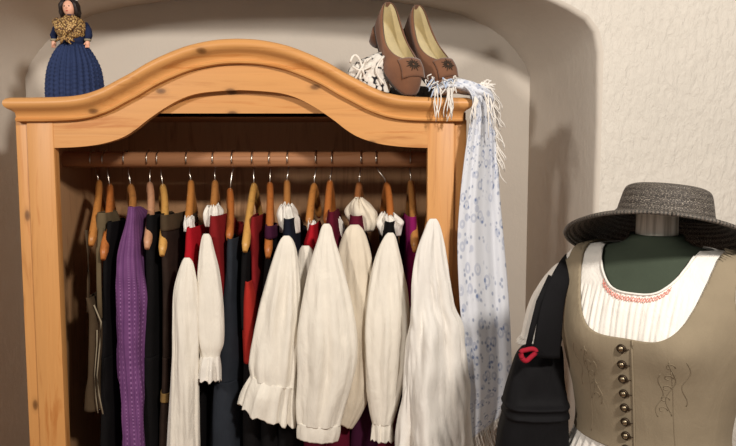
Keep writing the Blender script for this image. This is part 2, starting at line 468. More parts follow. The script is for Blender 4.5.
# ------------------------------------------------------------------ hangers
YT = 1.895
def hanger(hk, neck, tip, mat, label, ytip=YT, hook_top_z=None, X0=None):
    """hk: x pixel of the hook; neck, tip: pixels"""
    xh = PX(hk, 155, YR) if X0 is None else X0
    n = P(neck[0], neck[1], YR); t = P(tip[0], tip[1], ytip)
    h = thing('clothes_hanger', (n.x, YR, n.z), label, 'hanger', 'wooden hangers on the wardrobe rail')
    r = rr_ + .0035
    pts = []
    for a in range(-25, 236, 15):       # front tip, over the rail, round behind
        th = radians(a)
        pts.append(Vector((xh, YR - r*cos(th), zr + r*sin(th))))
    e = pts[-1]
    pts += [Vector((xh + (n.x-xh)*.2, YR+.009, zr-r-.006)), Vector((xh+(n.x-xh)*.45, YR+.001, zr-r-.016)), Vector((n.x*.8+xh*.2, YR, n.z+.016)), Vector((n.x, YR, n.z-.012))]
    mb = MB(); mb.tube(pts, .0021, 8, Vector((1,0,0.01))); mb.build('hook', 'wire', h)
    mb = MB()
    P_, rd = [], []
    N = 26
    for i in range(N+1):
        q = -1 + 2*i/N; a = abs(q)
        dx = (t.x - n.x); dy = (ytip - YR)
        zz = n.z - (n.z-t.z)*(.30*a + .70*a**1.7) - .006
        P_.append(Vector((n.x + dx*q + dx*.12*sin(pi*q), YR + dy*q, zz)))
        e_ = min(1, (1-a)/.05)
        wd = (.0100 + .0018*a**1.5)*(.55 + .45*sqrt(max(e_, 0)))
        ht = (.0135 + .001*a)*(.55 + .45*sqrt(max(e_, 0)))
        rd.append((wd, ht))
    mb.tube(P_, rd, 12)
    # short neck that takes the hook
    mb.tube([(n.x, YR, n.z+.004), (n.x, YR, n.z-.018)], [.006, .0105], 12)
    mb.build('hanger_bar', mat, h)
    return h, n, t

# ------------------------------------------------------------------ cloth builders
def folds(a, seed, k, z):
    q = Vector((cos(a)*1.7+seed*3, sin(a)*1.7, z*4.5))
    w = sin(k*a + seed + 1.6*sin(z*6+seed) + 2.2*mnoise.noise(q*.6)) + .55*sin((2*k+1)*a + seed*2.1 + z*5 + 2*mnoise.noise(q))
    return w/3.0 + 1.2*mnoise.noise(Vector((cos(a)*2.6, sin(a)*2.6+seed, z*7))) + .35*mnoise.noise(Vector((cos(a)*6+seed, sin(a)*6, z*22 + 5*sin(a))))
def slab(secs, yf, depth, n=48, rows=40, k=5, amp=.16, seed=0., yaw=0., closed_top=False, zfun=None, ulen=1., sq=.75, lat=0., drop=0.):
    """hanging garment body: secs (py, xl, xr) seen at its front edge y=yf; depth: function of 0..1 or number"""
    ctrl = []
    for py, xl, xr in secs:
        a, b = P(xl, py, yf), P(xr, py, yf); ctrl.append(((a.x+b.x)/2, a.z, (b.x-a.x)/2))
    R = []
    for i, (cx, z, rx) in enumerate(catmull(ctrl, rows)):
        f = i/(rows-1)
        dp = depth(f) if callable(depth) else depth
        ring = []
        for j in range(n):
            a = 2*pi*j/n
            c, s_ = cos(a), sin(a)
            c2 = math.copysign(abs(c)**sq, c); s2 = math.copysign(abs(s_)**sq, s_)
            w = amp*min(1, .25+f*1.4)*folds(a, seed, k, z)
            sdep = -c2*dp
            ring.append((cx + s2*rx*(1+w*1.3) + rx*lat*w*c2 + yaw*(dp+sdep), yf+dp + sdep*(1+w*.12), z - drop*max(0., sdep)*max(0., 1-i/(rows-1)*3)))
        R.append(ring)
    mb = MB(); mb.rings(R, True, False, False, ulen)
    return mb
def sleeve(secs, Y, n=56, rows=64, k=6, amp=.09, seed=0., flat=.62, ytilt=0.0, tail=None, pinch=None, edge=.0):
    """sleeve tube from traced widths; flat: depth / width; ytilt: forward swing to the cuff"""
    ctrl = []
    for q in secs:
        py, xl, xr = q[:3]
        a, b = P(xl, py, Y), P(xr, py, Y); ctrl.append(((a.x+b.x)/2, a.z, (b.x-a.x)/2, q[3] if len(q) > 3 else 0.0))
    R = []
    cs = catmull(ctrl, rows)
    for i, (cx, z, rx, tl) in enumerate(cs):
        f = i/(rows-1); ring = []
        for j in range(n):
            a = 2*pi*j/n
            w = amp*min(1, .3+f*1.5)*folds(a, seed, k, z*.8)
            px_ = sin(a)*rx*(1+w*.55)
            ring.append((cx + px_, Y + ytilt*f - cos(a)*max(rx, .008)*flat*(1+w*2.7) , z + tl*px_ + edge*(f**6)*sin(11*a+seed)))
        R.append(ring)
    mb = MB(); mb.rings(R, True, True, False)
    return mb
def ruffle(secs, Y, ry, k=9, amp=.2, seed=0., n=96, rows=14):
    ctrl = []
    for py, xl, xr in secs:
        a, b = P(xl, py, Y), P(xr, py, Y); ctrl.append(((a.x+b.x)/2, a.z, (b.x-a.x)/2))
    R = []
    for i, (cx, z, rx) in enumerate(catmull(ctrl, rows)):
        f = 1 - i/(rows-1); ring = []
        for j in range(n):
            a = 2*pi*j/n
            w = 1 + amp*(.25+.75*f)*(sin(k*a+seed) + .5*sin(2*k*a+1+seed)) + amp*2.2*mnoise.noise(Vector((cos(a)*2+seed*5, sin(a)*2, f*2.5)))
            ring.append((cx + sin(a)*rx*w, Y - cos(a)*ry*(rx/.02)**.5*w, z + .016*f*mnoise.noise(Vector((cos(a)*3+seed, sin(a)*3, seed)))))
        R.append(ring)
    mb = MB(); mb.rings(R, True, False, False)
    return mb

GRP = 'folk garments hanging in the wardrobe'
def garment(name, label, cat, at):
    return thing(name, at, label, cat, GRP)
sd = lambda f: .15 + .05*min(1, f*6)      # depth of a body from shoulder to hem (half)
def body(g, secs, mat, nm='bodice', yf=1.915, depth=sd, **kw):
    if nm in ('bodice', 'dress_body'): kw.setdefault('drop', .62)
    mb = slab(secs, yf, depth, **kw); return mb.build(nm, mat, g, solid=.003)
HEM = 640                                  # pixel row (outside the frame) where long skirts end

# 1 olive waistcoat with thin straps
h, n, t = hanger(93, (99,182), (91,243), HW['honey'], 'honey wooden hanger furthest left on the rail, holding the olive brown strap garment')
g = garment('bib_garment', 'narrow dark olive brown bib garment on long straps at the left end of the rail', 'garment', (t.x, 2.1, t.z))
slab([(213,95,106),(220,93,107),(230,92,107),(236,94,106)], 1.93, lambda f: .05+.03*f, rows=12, k=4, seed=1).build('collar', 'olive', g, solid=.003)
mb = MB(); mb.tube([P(86,230,1.90), P(88,248,1.90), P(88.5,280,1.90), P(88,312,1.90)], .004, 8); mb.build('strap', 'olived', g)
mb = MB(); mb.tube([P(101,228,1.925), P(98.5,250,1.91), P(99,285,1.905), P(100,318,1.90)], [(.007,.003)]*4, 10, Vector((0,-1,0))); mb.build('strap', 'olive', g)
body(g, [(298,84,90),(306,84,95),(320,85,100),(345,85,101),(375,84,98),(392,81,99),(412,79,103)], 'olived', 'bib_panel', 1.895, .14, rows=30, seed=2, k=4)
mb = MB(); mb.tube([P(94,305,1.895), P(101,322,1.89), P(100,345,1.888), P(97,375,1.888), P(99,395,1.888), P(103,414,1.888)], .0020, 8); mb.build('edge_trim', 'trim', g)
mb = MB(); mb.tube([P(97,330,1.888), P(97,345,1.886), P(94.5,375,1.886), P(96,398,1.886), P(98,413,1.886)], .0014, 8); mb.build('edge_trim', 'trim', g)
# 2 black dress
h, n, t = hanger(105, (110,186), (103,257), HW['orange'], 'orange wooden hanger second from left on the rail, inside the plain black dress', 1.885)
g = garment('dress', 'plain black sleeveless dress between the olive bib garment and the purple dress', 'dress', (t.x, 2.1, t.z))
body(g, [(222,104,115),(236,103,114),(262,100,111),(300,99,110),(360,98,110)], 'black', 'bodice', 1.915, seed=3)
body(g, [(358,98,110),(420,96,112),(520,94,114),(HEM,93,116)], 'black', 'skirt', 1.912, .2, seed=3.4)
# 3 purple dress
h, n, t = hanger(126, (131,186), (129,228), HW['gold'], 'golden wooden hanger third from left on the rail, holding the purple dress')
g = garment('dress', 'long purple dress with fine stripes and rows of small pale dots', 'dress', (t.x, 2.1, t.z))
body(g, [(207,127,135),(216,125,136),(228,122,136),(245,116,138),(262,112,139.5),(290,110,143),(340,111,143),(400,115,144),(446,119,146),(530,118,150),(HEM,114,154)],
     'purple', 'dress_body', 1.885, lambda f: .03+.15*min(1,f*6), rows=70, n=96, k=7, amp=.20, seed=4, sq=.55)
# 4 black dress
h, n, t = hanger(149, (150,184), (147,246), HW['pink'], 'pinkish wooden hanger right of the purple dress, its blunt tip poking from a black dress', 1.885)
g = garment('dress', 'long black sleeveless dress directly right of the purple dress', 'dress', (t.x, 2.1, t.z))
body(g, [(215,143,156),(228,141,157),(260,140,157),(300,140,157),(360,139,157)], 'black', 'bodice', 1.915, seed=5)
body(g, [(358,139,157),(430,137,158),(520,135,160),(HEM,133,162)], 'black', 'skirt', 1.912, .2, seed=5.4)
# 5 dark brown dress with a gold band
h, n, t = hanger(159, (163,186), (162,253), HW['yellow'], 'yellow wooden hanger with worn tip, inside the dark brown dress with the braid band', 1.885)
g = garment('dress', 'dark brown patterned dress with a gold braid band near its hem', 'dress', (t.x, 2.1, t.z))
body(g, [(217,156,171),(230,156,172),(260,157,173),(300,158,173),(360,158,172)], 'dbrown', 'bodice', 1.915, seed=6)
body(g, [(358,158,172),(394,157,172),(430,154,174),(520,150,178),(HEM,148,182)], 'dbrown', 'skirt', 1.912, .2, seed=6.4, amp=.1)
slab([(394,155.5,173),(398,155.5,173.2),(403,155,173.5)], 1.905, .205, rows=8, seed=6.4, k=5, amp=.06).build('braid_band', 'gold', g, solid=.003)
slab([(215,156.5,170.5),(222,155.5,172),(231,155.5,172.5)], 1.91, lambda f: .155+.02*f, rows=8, seed=6, amp=.05, drop=.62).build('patterned_collar', 'olived', g, solid=.003)
# 6 red dress with a long white sleeve
h, n, t = hanger(188, (191,182), (188,222), HW['honey'], 'honey wooden hanger carrying the bright red dress with the long white sleeve', 1.985)
g = garment('dress', 'bright red dress with white collar and one long straight white sleeve reaching out of frame', 'dress', (t.x, 2.1, t.z))
body(g, [(228,184,193.5),(236,182,195),(250,180.5,196.5),(264,179.5,198),(300,184,204),(360,186,204)], 'red', 'bodice', 1.905, seed=7, amp=.08)
body(g, [(358,186,204),(430,184,205),(520,182,206),(HEM,180,208)], 'black', 'skirt', 1.915, .2, seed=7.2)
ruffle([(218,185,193.5),(224,184.5,194),(231,184,195)], 1.97, .022, 7, .08, 1).build('collar', 'white2', g, solid=.002)
sleeve([(258,184.5,189.5),(262,182,192.5),(272,178.5,195),(290,174.5,197.5),(315,173.5,198.5),(350,173.5,198.5),(400,172,198),(446,171,199),(500,170,200),(540,171,199)], 1.865, seed=1.1, k=4, amp=.16, flat=.55).build('sleeve', 'white', g, solid=.002)
mb = sleeve([(330,174,184),(380,171,184),(420,168.5,184),(470,166,186),(540,164,190)], 1.885, seed=2.5, k=3, amp=.1, flat=.4); mb.build('apron', 'white2', g, solid=.002)
# 7 dark red dress, frilled short sleeve
h, n, t = hanger(214, (215,182), (212,222), HW['gold'], 'golden wooden hanger carrying the dark red dress with a lace cuffed sleeve', 1.985)
g = garment('dress', 'dark red dress with frilled collar and a white sleeve ending in a lace cuff', 'dress', (t.x, 2.1, t.z))
body(g, [(216,207,219),(226,205,221),(240,204,223),(265,207,225),(290,211,227),(360,208,226)], 'dred', 'bodice', 1.905, seed=8, amp=.08)
body(g, [(358,208,226),(430,206,228),(520,205,230),(HEM,203,232)], 'black', 'skirt', 1.915, .2, seed=8.2)
ruffle([(206,209,219),(211,205.5,221.5),(217,205,221.5),(226,207,220)], 1.97, .030, 8, .14, 2).build('collar', 'lace', g, solid=.002)
sleeve([(234,204,208.5),(238,202,211),(250,200,214),(270,198,219),(295,196.5,222.5),(320,196,224),(342,197.5,223.5),(352,200,220.5),(357,200.5,219.5)], 1.875, seed=2.2, k=5, amp=.08, flat=.55).build('sleeve', 'white', g, solid=.002)
sleeve([(356,200.5,219.5),(362,198.5,220),(370,197,220.5),(379,196,220.5,-.15)], 1.875, rows=20, seed=2.4, k=9, amp=.22, flat=.6, edge=.004).build('lace_cuff', 'lace', g, solid=.002)
# 8 slate pinafore
h, n, t = hanger(233, (230,190), (229,238), HW['orange'], 'orange wooden hanger right of the lace cuffed sleeve, holding the slate pinafore', 1.935)
g = garment('dress', 'slate grey pinafore dress widening downwards beside the lace cuffed white sleeve', 'dress', (t.x, 2.1, t.z))
body(g, [(239,224.5,235.5),(250,223,236.5),(264,222,237),(300,217,237),(340,212,238),(385,206,239)], 'slate', 'bodice', 1.905, seed=9, amp=.1)
body(g, [(383,206,239),(420,204,240),(500,200,243),(HEM,196,246)], 'slate', 'skirt', 1.903, .2, seed=9, amp=.1)
# 9 red and black dress
h, n, t = hanger(253, (254,185), (245,249), HW['yellow'], 'pale yellow wooden hanger with its rounded tip out of the burgundy collared dress', 1.885)
g = garment('dress', 'black dress with burgundy collar and a brick red side panel below the hanger tip', 'dress', (t.x, 2.1, t.z))
body(g, [(217,249.5,257),(226,247.5,258),(240,247,258.5),(262,248,259),(300,249,259),(364,245,259)], 'dred', 'bodice', 1.925, seed=10, amp=.08)
body(g, [(252,241,249),(270,240,248),(300,239.5,247),(330,240,247)], 'black', 'armhole_facing', 1.905, .06, rows=16, seed=10.3)
body(g, [(282,244,250),(300,241,255),(330,239.5,257),(364,240.5,257)], 'brick', 'side_panel', 1.895, .1, rows=20, seed=10.6, amp=.06)
body(g, [(362,239,258),(420,238,262),(500,236,266),(HEM,234,270)], 'black', 'skirt', 1.90, .2, seed=10.8)
# 10 black dress
h, n, t = hanger(270, (270,184), (268,255), HW['orange'], 'orange wooden hanger with a dark band, between the red panel dress and the navy dress', 1.885)
g = garment('dress', 'black dress with dark shoulder band left of the wide frilled white sleeve', 'dress', (t.x, 2.1, t.z))
body(g, [(229,263.5,274),(240,262.5,275),(270,261,276),(310,259,277),(360,258,278)], 'black', 'bodice', 1.912, seed=11)
body(g, [(358,258,278),(420,256,280),(520,254,284),(HEM,252,286)], 'black', 'skirt', 1.91, .2, seed=11.3)
slab([(226,264,273.6),(232,263.5,274),(239,263.4,274.5)], 1.90, lambda f: .05+.01*f, rows=6, amp=.02).build('shoulder_band', 'plum', g, solid=.003)
# 11 navy dress, wide frilled sleeve
h, n, t = hanger(288, (287,182), (286,222), HW['gold'], 'golden wooden hanger carrying the navy dress with the wide frilled sleeve', 1.985)
g = garment('dress', 'navy dress with a wide white sleeve gathered into a deep frill at the wrist', 'dress', (t.x, 2.1, t.z))
body(g, [(219,281.5,293),(230,280,295),(244,279,297.5),(262,282,300),(300,284,300),(360,280,300)], 'navy', 'bodice', 1.905, seed=12, amp=.08)
body(g, [(358,276,300),(430,272,302),(520,270,304),(HEM,268,306)], 'black', 'skirt', 1.915, .2, seed=12.2)
ruffle([(206,281,292),(211,278.5,295.5),(219,278,298),(232,280,300)], 1.98, .032, 8, .12, 3).build('collar', 'lace', g, solid=.002)
sleeve([(236,284,289),(240,280.5,292.5),(250,276,296),(265,271,298),(290,264,299.5),(320,256.5,299.5),(350,250.5,299),(366,249,298,-.1),(378,250.5,296.5,-.25),(382,251,296,-.28)], 1.86, seed=3.3, k=7, amp=.13, flat=.5).build('sleeve', 'white', g, solid=.002)
sleeve([(381,251,296,-.28),(389,247.5,295.5,-.33),(402,243,294.5,-.4),(415,239.5,293.5,-.42)], 1.86, rows=24, seed=3.3, k=11, amp=.24, flat=.52, edge=.004).build('frill', 'white', g, solid=.002)
# 12 red dress
h, n, t = hanger(316, (314,185), (309,222), HW['honey'], 'honey wooden hanger carrying the crimson dress squeezed behind the wide sleeves', 1.985)
g = garment('dress', 'crimson dress with a narrow white sleeve squeezed between two wide white sleeves', 'dress', (t.x, 2.1, t.z))
body(g, [(225,308,316),(236,304.5,317),(252,300,318),(300,300,320),(360,298,322)], 'red', 'bodice', 1.925, seed=13, amp=.08)
body(g, [(358,298,322),(410,298,330),(450,297,336),(HEM,292,342)], 'burg', 'skirt', 1.93, .18, seed=13.2, amp=.2)
ruffle([(223,308.5,315.5),(226,308,316),(230,307.5,316.5)], 1.97, .02, 7, .05, 1).build('collar', 'white2', g, solid=.002)
sleeve([(246,302,309),(252,299,313),(270,295.5,316),(300,292,318),(340,291,320),(380,291,320),(404,291,318)], 1.90, seed=4.4, k=6, amp=.1, flat=.5).build('sleeve', 'white', g, solid=.002)
sleeve([(402,291,318),(408,290,318),(416,289.5,318)], 1.90, rows=10, seed=4.4, k=10, amp=.2, flat=.5, edge=.003).build('frill', 'lace', g, solid=.002)
# 13 burgundy dress, biggest balloon sleeve
h, n, t = hanger(332, (330,182), (327,222), HW['orange'], 'orange wooden hanger carrying the dress with the fullest balloon sleeve', 1.985)
g = garment('dress', 'burgundy dress with the fullest white balloon sleeve, gathered into a plain cuff', 'dress', (t.x, 2.1, t.z))
body(g, [(212,327,335.5),(222,325,337.5),(236,323,340),(255,327,345),(300,327,347),(360,325,347)], 'burg', 'bodice', 1.905, seed=14, amp=.08)
body(g, [(358,325,347),(415,322,352),(450,320,356),(HEM,315,362)], 'burg', 'skirt', 1.92, .19, seed=14.2, amp=.2)
ruffle([(219,335,340),(226,334,344),(238,334,346)], 2.0, .03, 7, .12, 3).build('collar', 'lace', g, solid=.002)
sleeve([(224,324,329),(228,321.5,331.5),(240,318,334.5),(260,311.5,340.5),(290,304,348),(320,299.5,354),(345,298,357),(370,298,355),(395,297,348.5),(415,298,342),(424,299,339.5,-.05)], 1.835, seed=5.5, k=7, amp=.12, flat=.52).build('sleeve', 'white', g, solid=.002)
sleeve([(423,298.5,340,-.05),(427,298,340,-.06),(433,297.5,339,-.07),(439,297.5,337,-.08)], 1.835, rows=12, seed=5.5, k=10, amp=.06, flat=.5).build('cuff', 'white', g, solid=.003)
# 14 big collar
h, n, t = hanger(361, (359,184), (356,222), HW['brown'], 'brown wooden hanger under the large crumpled white collar', 1.985)
g = garment('dress', 'burgundy necked dress with a large crumpled white collar and beige white sleeve', 'dress', (t.x, 2.1, t.z))
body(g, [(217,350.5,361.5),(226,349,363),(240,347,366),(262,347,372),(300,350,376),(360,350,376)], 'plum', 'bodice', 1.92, seed=15, amp=.08)
slab([(216,350,362),(222,349.5,362.5),(232,348,364)], 1.905, .05, rows=8, amp=.04).build('neckband', 'burg', g, solid=.003)
body(g, [(358,348,378),(412,345,384),(450,342,388),(HEM,338,392)], 'plum', 'skirt', 1.925, .19, seed=15.2, amp=.25)
ruffle([(199,355,362),(205,350,369),(213,347.5,376),(221,349,378),(230,353,374)], 1.99, .042, 5, .13, 4).build('collar', 'cream', g, solid=.002)
sleeve([(225,350.5,358.5),(230,346,363),(240,341.5,367),(260,337.5,371),(300,339,373),(350,342,374),(390,342,371),(410,339,362,-.3),(425,336.5,352,-.5)], 1.895, seed=6.6, k=5, amp=.12, flat=.5).build('sleeve', 'cream', g, solid=.002)
# 15 black necked dress
h, n, t = hanger(376, (387,184), (391,222), HW['orange'], 'orange wooden hanger with a crooked hook, carrying the black necked dress', 1.985)
g = garment('dress', 'black necked dress with small ruffled collar and a full sleeve ending in a narrow frill', 'dress', (t.x, 2.1, t.z))
body(g, [(222,384.5,396),(230,382.5,397.5),(244,381,400),(265,382,402),(300,382,402),(360,378,402)], 'black', 'bodice', 1.905, seed=16, amp=.08)
body(g, [(358,376,402),(420,374,404),(520,372,406),(HEM,370,408)], 'burg', 'skirt', 1.915, .2, seed=16.2, amp=.2)
ruffle([(215,382,393),(220,378.5,400.5),(226,378.5,402),(235,381,399)], 1.98, .036, 8, .16, 5).build('collar', 'lace', g, solid=.002)
sleeve([(233,388,393),(237,384.5,395.5),(248,379,398.5),(265,373.5,402.5),(290,368.5,407),(320,365.5,409),(350,364.5,408),(385,366.5,403.5),(410,370,397),(424,373,392.5,-.05)], 1.86, seed=7.7, k=6, amp=.11, flat=.52).build('sleeve', 'white', g, solid=.002)
sleeve([(423,373,392.5,-.05),(430,372.5,392.5,-.05),(440,371.5,393,-.06)], 1.86, rows=14, seed=7.7, k=9, amp=.22, flat=.52, edge=.003).build('frill', 'white', g, solid=.002)
# 16 magenta
h, n, t = hanger(410, (411,182), (415,249), HW['gold'], 'golden wooden hanger furthest right in view, its tip beside the magenta dress', 1.885)
g = garment('dress', 'magenta and plum dress just left of the right wardrobe upright', 'dress', (t.x, 2.1, t.z))
body(g, [(217,407,417.5),(228,406.5,419),(245,406,420),(270,404,420),(310,402,418)], 'magenta', 'bodice', 1.915, seed=17)
body(g, [(308,402,418),(400,400,420),(520,398,422),(HEM,396,424)], 'plum', 'skirt', 1.912, .19, seed=17.3)
# 17 blouse draped outside the upright
xr17 = PX(434, 160, YR)
h, n, t = hanger(441, (441,184), (428,232), HW['honey'], 'wooden hanger hidden behind the right upright, carrying the large white blouse', 1.90)
g = garment('blouse', 'large white linen blouse hanging in front of the right wardrobe upright', 'blouse', (t.x, 1.85, t.z))
sleeve([(219,430,436),(223,427,438.5),(232,423.5,441),(250,416.5,444),(275,412.5,448),(305,410.5,453),(325,409,461),(350,406.5,463.5),(400,401.5,467),(446,397,469),(520,393,474),(600,390,478)], 1.795, n=80, rows=80, seed=8.3, k=3, amp=.34, flat=.40).build('blouse_body', 'white2', g, solid=.002)

# ------------------------------------------------------------------ doll on the cornice
YD = 1.965
zd = ztop
cdx = PX(75, 90, YD)
doll = thing('doll', (cdx, YD, zd), 'small costume doll in a ribbed blue skirt standing on the left of the wardrobe top', 'doll')
sk = [(45,61,86),(48,58.5,88.5),(55,54.5,93),(65,50.8,98),(74,49,100.3),(84,48.2,101.5),(95,48.2,102),(104,49,101.5)]
ctrl = [(PX((a+b)/2, y, YD), PZ(y, YD), (b-a)/2*YD/F) for y, a, b in sk]
zlow = ctrl[-1][1]
ctrl = [(x, zd + (z-zlow)*1.0*(ctrl[0][1]-zd)/(ctrl[0][1]-zlow), r) for x, z, r in ctrl]
R = []; NN = 26*7
cs = catmull(ctrl, 74)
for i, (x, z, r) in enumerate(cs):
    ring = []
    for j in range(NN):
        a = 2*pi*j/NN
        rid = abs(sin(13*a))**.7
        knit = .5+.5*sin(i*1.45 + (2.2 if int(j*26/NN) % 2 else 0))
        rr = r*(.90 + .10*rid + .05*rid*knit)
        ring.append((x + rr*sin(a), YD - rr*.92*cos(a), z))
    R.append(ring)
mb = MB(); mb.rings(R, True, True, True); mb.build('skirt', 'dollblue', doll)
sw = YD/F
dc = lambda px, py, dy=0: P(px, py, YD) + Vector((0, dy, 0))
mb = MB(); R = []
for y, a, b, d in [(47,62,85,.030),(43,61,85,.030),(36,59,86,.031),(28,59,86,.030),(22,61,83,.026),(18,66,76,.016),(15,67,74,.012)]:
    A, B = dc(a,y), dc(b,y); c = (A+B)/2; rx = (B.x-A.x)/2
    R.append([c + Vector((rx*cos(2*pi*j/24), d*sin(2*pi*j/24), 0)) for j in range(24)])
mb.rings(R, True, True, True); mb.build('bodice', 'dollnavy', doll)
for s, A in ((-1, [(60,24),(56.5,30),(55,36),(56,41)]), (1, [(85,24),(88.5,30),(90,36),(89.5,41)])):
    mb = MB(); mb.tube([dc(a, b, -.004*i) for i, (a, b) in enumerate(A)], [.008,.010,.010,.008], 12); mb.build('sleeve', 'dollnavy', doll)
    e = dc(*A[-1], -.012); mb = MB()
    mb.tube([e+Vector((0,0,.003)), e+Vector((0,0,-.002))], [.0093,.0093], 12); mb.build('cuff', 'trim', doll)
    mb = MB(); mb.ball(e+Vector((0,-.002,-.009)), (.0065,.006,.010), 10, 8)
    for q in range(4): mb.tube([e+Vector((-.004+.0027*q,-.004,-.014)), e+Vector((-.0045+.003*q,-.006,-.021))], [.0018,.0013], 6)
    mb.tube([e+Vector((-s*.005,-.004,-.007)), e+Vector((-s*.008,-.007,-.013))], [.002,.0014], 6)
    mb.build('hand', 'skin', doll)
# brocade shawl: two crossed halves round the shoulders, and bow
mb = MB(); R = []
for y, a, b, d in [(16.5,65.5,76.5,.018),(20,60.5,82.5,.029),(25,57,87.5,.036),(31,56,88.5,.040),(36,59,87,.041),(40,64.5,81,.041),(42.5,69,77,.040)]:
    A, B = dc(a,y), dc(b,y); c = (A+B)/2; rx = (B.x-A.x)/2
    R.append([c + Vector((rx*cos(2*pi*j/32)*(1+.03*sin(7*j)), d*sin(2*pi*j/32)*(1+.06*sin(5*j+y)), .0015*sin(9*j+y))) for j in range(32)])
mb.rings(R, True, True, False)
mb.tube([dc(60,22,-.034), dc(66,30,-.046), dc(74,38,-.046)], [(.010,.003),(.012,.004),(.008,.003)], 10, Vector((0,-1,0)))
mb.tube([dc(83,22,-.034), dc(77,30,-.049), dc(70,38,-.048)], [(.010,.003),(.012,.004),(.008,.003)], 10, Vector((0,-1,0)))
mb.build('shawl', 'brocade', doll)
mb = MB()
for q in ((62.5,44.5),(81.5,44.5),(68,47),(78,47)):
    mb.tube([dc(72.5,41,-.047), (dc(72.5,41,-.049)+dc(*q,-.049))/2 + Vector((0,-.003,.003)), dc(*q,-.046)], [.003,.005,.002], 8)
mb.ball(dc(72.5,41,-.049), .006, 10, 8); mb.build('bow', 'brocade', doll)
# head
hc = dc(69.5, 8)
mb = MB(); mb.tube([dc(70.5,19), dc(70,12)], [.010,.009], 12)
mb.ball(hc, (.0175,.018,.0225), 24, 18)
mb.ball(hc+Vector((-.001,-.018,-.002)), (.0022,.004,.0032), 8, 6)
mb.build('head', 'skin', doll)
mb = MB()
for s in (-1, 1): mb.ball(hc+Vector((s*.0062-.001,-.0165,.002)), (.0024,.0015,.0016), 8, 6)
mb.build('eyes', 'eye', doll)
mb = MB(); mb.ball(hc+Vector((-.001,-.0158,-.0105)), (.0036,.0022,.0014), 8, 6); mb.build('mouth', 'lip', doll)
mb = MB(); R = []
mb.ball(hc+Vector((.0005,.006,.006)), (.0225,.0195,.0225), 24, 16)
for s in (-1, 1):
    for q in range(4):
        mb.tube([hc+Vector((s*.012,-.008+.006*q,.022)), hc+Vector((s*.0205,-.010+.006*q,.006)), hc+Vector((s*.0215,-.006+.006*q,-.012)), hc+Vector((s*.019,-.004+.006*q,-.026))], [.005,.006,.006,.004], 8)
mb.build('hair', 'hair', doll)
mb = MB(); R = []
for z, r in ((.020,.019),(.024,.0205),(.028,.019),(.031,.012)):
    R.append([hc+Vector((r*cos(2*pi*j/36)*(1+.05*sin(9*2*pi*j/36)), .004+r*.95*sin(2*pi*j/36), z)) for j in range(36)])
mb.rings(R, True, False, True); mb.build('cap', 'lace', doll)

